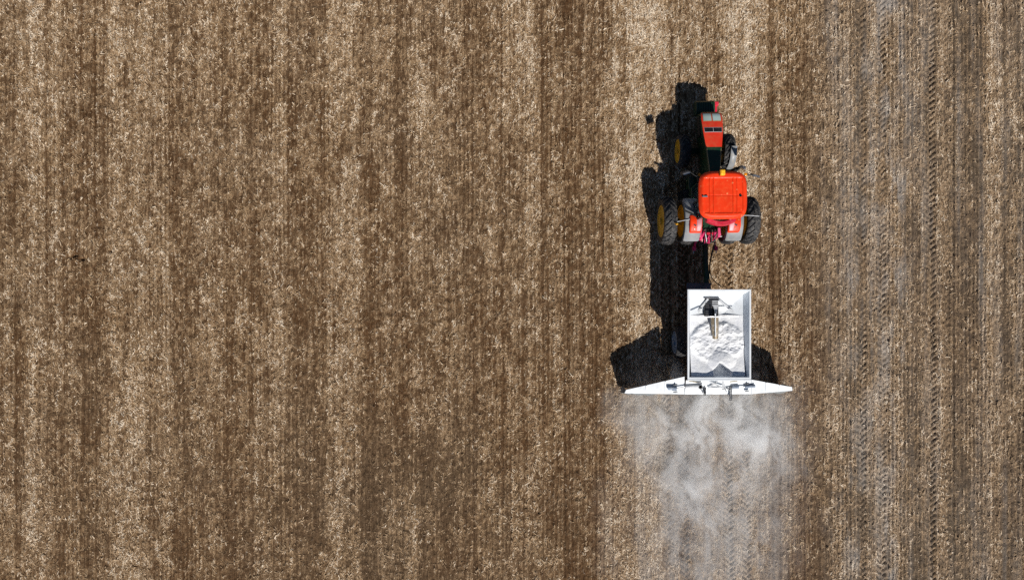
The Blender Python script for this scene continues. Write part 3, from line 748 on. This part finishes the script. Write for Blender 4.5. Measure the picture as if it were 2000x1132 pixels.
# rear dust hood: middle and two wings, hinged
def hood_panel(name, pts, mat=WHITE): return MB().slab(pts, 0.05).build(name, mat, spreader)
FL, FR = sl(1337, 735, 1.78), sl(1468, 741, 1.72)
RL, RR = sl(1337, 769.5, 1.62), sl(1468, 769, 1.60)
TLf, TLr = sl(1223, 761, 1.25), sl(1220, 767.5, 1.18)
TRf, TRr = sl(1547, 755.5, 1.22), sl(1547.5, 762.5, 1.15)
hood = MB().slab([FL + Vector((0.06, -0.14, 0)), RL + Vector((0.012, 0, 0)), RR - Vector((0.012, 0, 0)), FR - Vector((0.012, 0, 0))][::1], 0.05).build("dust_hood", WHITE, spreader)
wl = MB().slab([TLf, TLr, RL, FL], 0.05).build("hood_wing", WHITE, spreader)
wr = MB().slab([FR, RR, TRr, TRf], 0.05).build("hood_wing", WHITE, spreader)
def curtain(name, a, b_, flare, zlo, parent, mat):
    secs = []; nn = 14
    for k in range(nn + 1):
        t = k / nn; p = a.lerp(b_, t); w = 0.03 * math.sin(k * 2.4) 
        bot = Vector((p.x, p.y - flare(t) + w, zlo))
        secs.append([p - Vector((0, 0, 0.055)), bot, bot + Vector((0, 0.02, 0)), p + Vector((0, 0.02, -0.055))])
    return MB().loft(secs).build(name, mat, parent)
for a_, b2, c2_, d2, par in ((TLf, TLr, FL, RL, wl), (FR, RR, TRf, TRr, wr)):
    for t in (0.35, 0.68):
        MB().beam(a_.lerp(c2_, t) + Vector((0, -0.01, 0.008)), b2.lerp(d2, t) + Vector((0, 0.01, 0.008)), 0.04, 0.03).build("stiffener", WHITE, par)
dn = Vector((0, 0.02, 0))
curtain("rubber_curtain", TLr + dn, RL + dn, lambda t: 0.16 + 0.10 * math.sin(math.pi * t) * (t < .6), 0.22, wl, FLAP)
curtain("rubber_curtain", RL + dn, RR + dn, lambda t: 0.05, 0.25, hood, FLAP)
curtain("rubber_curtain", RR + dn, TRr + dn, lambda t: 0.12 + 0.16 * t, 0.22, wr, FLAP)
for (f, r, w_) in ((TLf, TLr, wl), (TRf, TRr, wr)):
    MB().add([f - Vector((0, 0, 0.056)), r - Vector((0, 0, 0.056)), Vector((r.x, r.y - 0.1, 0.25)), Vector((f.x, f.y, 0.25)),
              f - Vector((0.02, 0, 0.056)), r - Vector((0.02, 0, 0.056)), Vector((r.x - 0.02, r.y - 0.1, 0.25)), Vector((f.x - 0.02, f.y, 0.25))],
             [(0, 1, 2, 3), (7, 6, 5, 4), (0, 4, 5, 1), (1, 5, 6, 2), (2, 6, 7, 3), (3, 7, 4, 0)]).build("end_plate", FLAP, w_)
def on_hood(px, py, lift=0.03):
    """point on top of the hood at that place"""
    h = float(np.interp(px, [1220, 1337, 1468, 1548], [1.2, 1.68, 1.65, 1.18])) + lift
    return sl(px, py, h)
for pts, r, mt, nm in (([(1304, 757), (1322, 758)], 0.075, BLUEG, "hydraulic_cylinder"), ([(1454, 755), (1474, 753)], 0.06, BLUEG, "hydraulic_cylinder"),
                       ([(1338, 755), (1364, 753)], 0.055, PALE, "hydraulic_cylinder"), ([(1429, 756), (1443, 755)], 0.06, BLUEG, "hydraulic_cylinder")):
    cy = MB().tube([on_hood(*q, 0.09) for q in pts], r, 12).build(nm, mt, spreader)
for pts in ([(1322, 758), (1338, 755)], [(1443, 755), (1456, 755)]):
    MB().tube([on_hood(*q, 0.09) for q in pts], 0.022, 8).build("piston_rod", STEEL, spreader)
for q in ((1319, 751), (1319, 765), (1459, 749), (1459, 763)):
    MB().box(on_hood(*q, 0.05), (0.16, 0.03, 0.06), (0, 0, 0.1)).box(on_hood(*q, 0.08), (0.04, 0.04, 0.10)).build("hinge_lug", FIT, spreader, 0.006)
for pa, pb in (((1384, 744), (1413, 757)), ((1402, 744), (1383, 757))):
    MB().beam(on_hood(*pa, 0.16 if pa[0] < 1390 else 0.10), on_hood(*pb, 0.16 if pa[0] < 1390 else 0.10), 0.055, 0.03).build("cross_brace", PALE, spreader)
MB().beam(on_hood(1384, 756, 0.05), on_hood(1408, 756, 0.05), 0.03, 0.03).build("cross_brace", PALE, spreader)
MB().beam(on_hood(1411, 742, 0.07), on_hood(1415, 757, 0.07), 0.09, 0.04).build("bracket_plate", PALE, spreader)
MB().beam(on_hood(1345, 743.5, 0.12), on_hood(1369, 747, 0.12), 0.03, 0.03).build("latch_rod", TRIM, spreader)
MB().beam(on_hood(1425, 745, 0.06), on_hood(1440, 743.5, 0.06), 0.03, 0.03).build("latch_rod", TRIM, spreader)
MB().beam(on_hood(1361, 747, 0.15), on_hood(1371, 747.5, 0.15), 0.05, 0.05).build("latch_handle", FIT, spreader)
for pa, pb in (((1410, 760), (1428, 756)), ((1414, 755), (1419, 765)), ((1418, 757), (1428, 764)), ((1368, 756), (1373, 768))):
    MB().beam(on_hood(*pa, 0.08), on_hood(*pb, 0.08), 0.028, 0.028).build("linkage_rod", FIT, spreader)
MB().lathe([(0.0, 0.09), (0.02, 0.09), (0.02, 0.06), (0.0, 0.06)], 14, on_hood(1368, 755, 0.10), 'Z').build("pulley", STEEL, spreader)
# hanging chains: separate links
def chain(px, ya, yb, n, lift):
    for k in range(n):
        p = on_hood(px, ya + (yb - ya) * k / (n - 1), lift)
        r_ = [(0.035 * math.cos(t), 0.05 * math.sin(t), (0.0 if k % 2 else 0.03 * math.cos(t))) for t in np.linspace(0, 2 * math.pi, 13)]
        MB().tube([p + Vector(q) for q in r_], 0.014, 5).build("chain_link", DGREY, spreader)
MB().box(on_hood(1376.5, 763, 0.05), (0.07, 0.24, 0.02)).build("chain_plate", FIT, spreader, 0.005)
chain(1376.5, 758, 769, 4, 0.08)
chain(1427, 757, 779, 7, 0.07)

# ------------------------------------------------------------------ lime heap in the hopper
gxn, gyn = 110, 130
hx = np.linspace(x0 + RT + 0.112, x1 - RT - 0.112, gxn); hy = np.linspace(y0 + RT + 0.025, y1 - 0.95, gyn)
HX, HY = np.meshgrid(hx, hy)
wx, wy = HX + SX, HY + SY
# distance down from the walls gives the angle-of-repose surface
def P2(px, py, h=2.2): p = sl(px, py, h); return p.x, p.y
cx, cy = P2(1400, 668); kx, ky = P2(1408, 710); ox, oy = P2(1408, 727)
tx = np.clip((np.minimum(HX - (x0 + RT + 0.11), (x1 - RT - 0.11) - HX)), -0.2, 0.75)
tf = np.clip((y1 - RT - 0.12) - HY, 0, 0.8)
rear = np.exp(-((HY - y0) / 0.80) ** 2)
bed = 2.25 - 0.25 * np.clip(tx, 0, 1) * (1 - rear) + 0.23 * rear * (0.85 + 0.8 * (fbm(wx * 1.7, wy * 0.5, 72) - 0.5))   # smooth lime lying on the hopper sides
wob = 0.16 * (fbm(wx * 2.2, wy * 2.2, 70) - 0.5)
r1 = np.hypot((HX - cx) / 1.02, (HY - cy) / 0.78) + wob
crust = 2.42 - 0.08 * r1 ** 2 - 0.34 * np.clip((HY - ky) / 1.15, 0, 1)                              # rough caked crust
lump = fbm(wx * 6.5, wy * 8, 71, 5) - 0.5
blocky = fbm(wx * 3.4, wy * 4.2, 77, 3) - 0.5
crust = crust + 0.12 * lump + 0.012 * np.tanh(blocky / 0.03)
edge_t = sstep(-r1, -1.12, -0.86)
crust = np.maximum(crust, bed + 0.05 + 0.10 * np.sqrt(np.clip(1 - r1 ** 2, 0, 1)) + 0.10 * lump + 0.012 * np.tanh(blocky / 0.03))
Hh = bed * (1 - edge_t) + crust * edge_t
r2 = np.hypot((HX - kx) / 0.64, (HY - ky) / 0.50) + 0.5 * wob   # fresh cone fallen over the crust
cone = 2.45 - 0.16 * r2 ** 1.6 + 0.025 * lump
ct = sstep(-r2, -1.0, -0.8)
Hh = Hh * (1 - ct) + np.maximum(cone, bed) * ct
ang_ = np.arctan2(HX - ox, HY - oy)
pr = np.hypot((HX - ox) / 0.34, (HY - oy) / (0.26 + 0.16 * np.exp(-((HX - ox + 0.08) / 0.12) ** 2) * (HY > oy)))
pr = pr + 0.25 * (fbm(wx * 6, wy * 6, 79) - 0.5)
Hh = Hh - 0.34 * sstep(-pr, -1.05, -0.85)                    # steep hollow dug by the outlet
d = np.minimum(HX - (x0 + RT), (x1 - RT) - HX)
vsn = np.stack([HX, HY, Hh], -1).reshape(-1, 3)
idx = np.arange(gxn * gyn).reshape(gyn, gxn)
top = np.stack([idx[:-1, :-1], idx[:-1, 1:], idx[1:, 1:], idx[1:, :-1]], -1).reshape(-1, 4).astype(np.int32)
hm = mesh_np("lime_heap", vsn, top)
heap = bpy.data.objects.new("lime_heap", hm); COL.objects.link(heap)
heap.location = (SX, SY, 0)
heap["label"] = "lumpy heap of white powdered lime inside the spreader hopper"; heap["category"] = "lime"
m, nt, b = new_mat("powdered_lime")
tc = N(nt, "ShaderNodeTexCoord").outputs["Object"]
n1 = noise(nt, tc, 14, 6, 0.65); n2 = noise(nt, tc, 3.5, 4)
L(nt, mixc(nt, smooth(nt, n2, 0.35, 0.65), (0.70, 0.72, 0.76), (0.86, 0.87, 0.88)), b.inputs["Base Color"])
b.inputs["Roughness"].default_value = 0.95
bp = N(nt, "ShaderNodeBump"); bp.inputs["Distance"].default_value = 0.03; bp.inputs["Strength"].default_value = 0.6
L(nt, n1, bp.inputs["Height"]); L(nt, bp.outputs[0], b.inputs["Normal"])
hm.materials.append(m)

# ------------------------------------------------------------------ drifting lime dust (a real volume)
DC = Vector((7.9, -8.1, 0.75))
dust = MB().box((0, 0, 0), (10.6, 11.0, 1.38)).build("lime_dust", bpy.data.materials.new("lime_dust_air"), None)
dust.location = DC
dust["kind"] = "stuff"; dust["label"] = "thin white lime dust drifting behind the spreader"; dust["category"] = "dust"
m = dust.data.materials[0]; m.use_nodes = True; nt = m.node_tree
nt.nodes.remove(nt.nodes["Principled BSDF"])
pv = N(nt, "ShaderNodeVolumePrincipled")
pv.inputs["Color"].default_value = (0.98, 0.985, 0.99, 1); pv.inputs["Anisotropy"].default_value = 0.0
L(nt, pv.outputs[0], nt.nodes["Material Output"].inputs["Volume"])
tc = N(nt, "ShaderNodeTexCoord").outputs["Object"]
warp = N(nt, "ShaderNodeTexNoise"); warp.inputs["Scale"].default_value = 0.6; warp.inputs["Detail"].default_value = 4
L(nt, tc, warp.inputs["Vector"])
wv = N(nt, "ShaderNodeVectorMath", operation='MULTIPLY_ADD')
L(nt, warp.outputs["Color"], wv.inputs[0]); wv.inputs[1].default_value = (2.6, 2.4, 0.4); wv.inputs[2].default_value = (-1.3, -1.2, -0.2)
wa = N(nt, "ShaderNodeVectorMath", operation='ADD'); L(nt, wv.outputs[0], wa.inputs[0]); L(nt, tc, wa.inputs[1])
total = None
PUFFS = [(1372, 795, 1.0, 1.7, .75), (1440, 800, 1.1, 1.8, .75), (1455, 862, 1.1, 1.1, 1.3), (1350, 845, 1.5, 1.6, .6), (1345, 950, 1.5, 2.4, .5),
         (1265, 805, 2.0, 2.6, .30), (1500, 850, 2.1, 2.8, .32), (1390, 840, 4.8, 4.4, .40), (1395, 1040, 4.2, 4.6, .30), (1390, 1010, 1.0, .9, .4),
         (1322, 722, .55, .40, 1.0), (1474, 722, .22, .35, .8)]
for (qx, qy, rx, ry, amp) in PUFFS:
    w_ = at(qx, qy, 0.4) - DC
    mp = N(nt, "ShaderNodeMapping"); mp.vector_type = 'TEXTURE'
    mp.inputs["Location"].default_value = (w_.x, w_.y, -0.45); mp.inputs["Scale"].default_value = (rx, ry, 0.75)
    L(nt, wa.outputs[0], mp.inputs[0])
    ln_ = N(nt, "ShaderNodeVectorMath", operation='LENGTH'); L(nt, mp.outputs[0], ln_.inputs[0])
    s_ = smooth(nt, ln_.outputs["Value"], 0.0, 1.0, amp, 0.0)
    total = s_ if total is None else val(nt, 'ADD', total, s_)
wisp = noise(nt, wa.outputs[0], 2.0, 6, 0.70, sy=0.55)
dens = val(nt, 'MULTIPLY', total, smooth(nt, wisp, 0.38, 0.68, 0.06, 1.0))
L(nt, val(nt, 'MULTIPLY', dens, 5.0), pv.inputs["Density"])
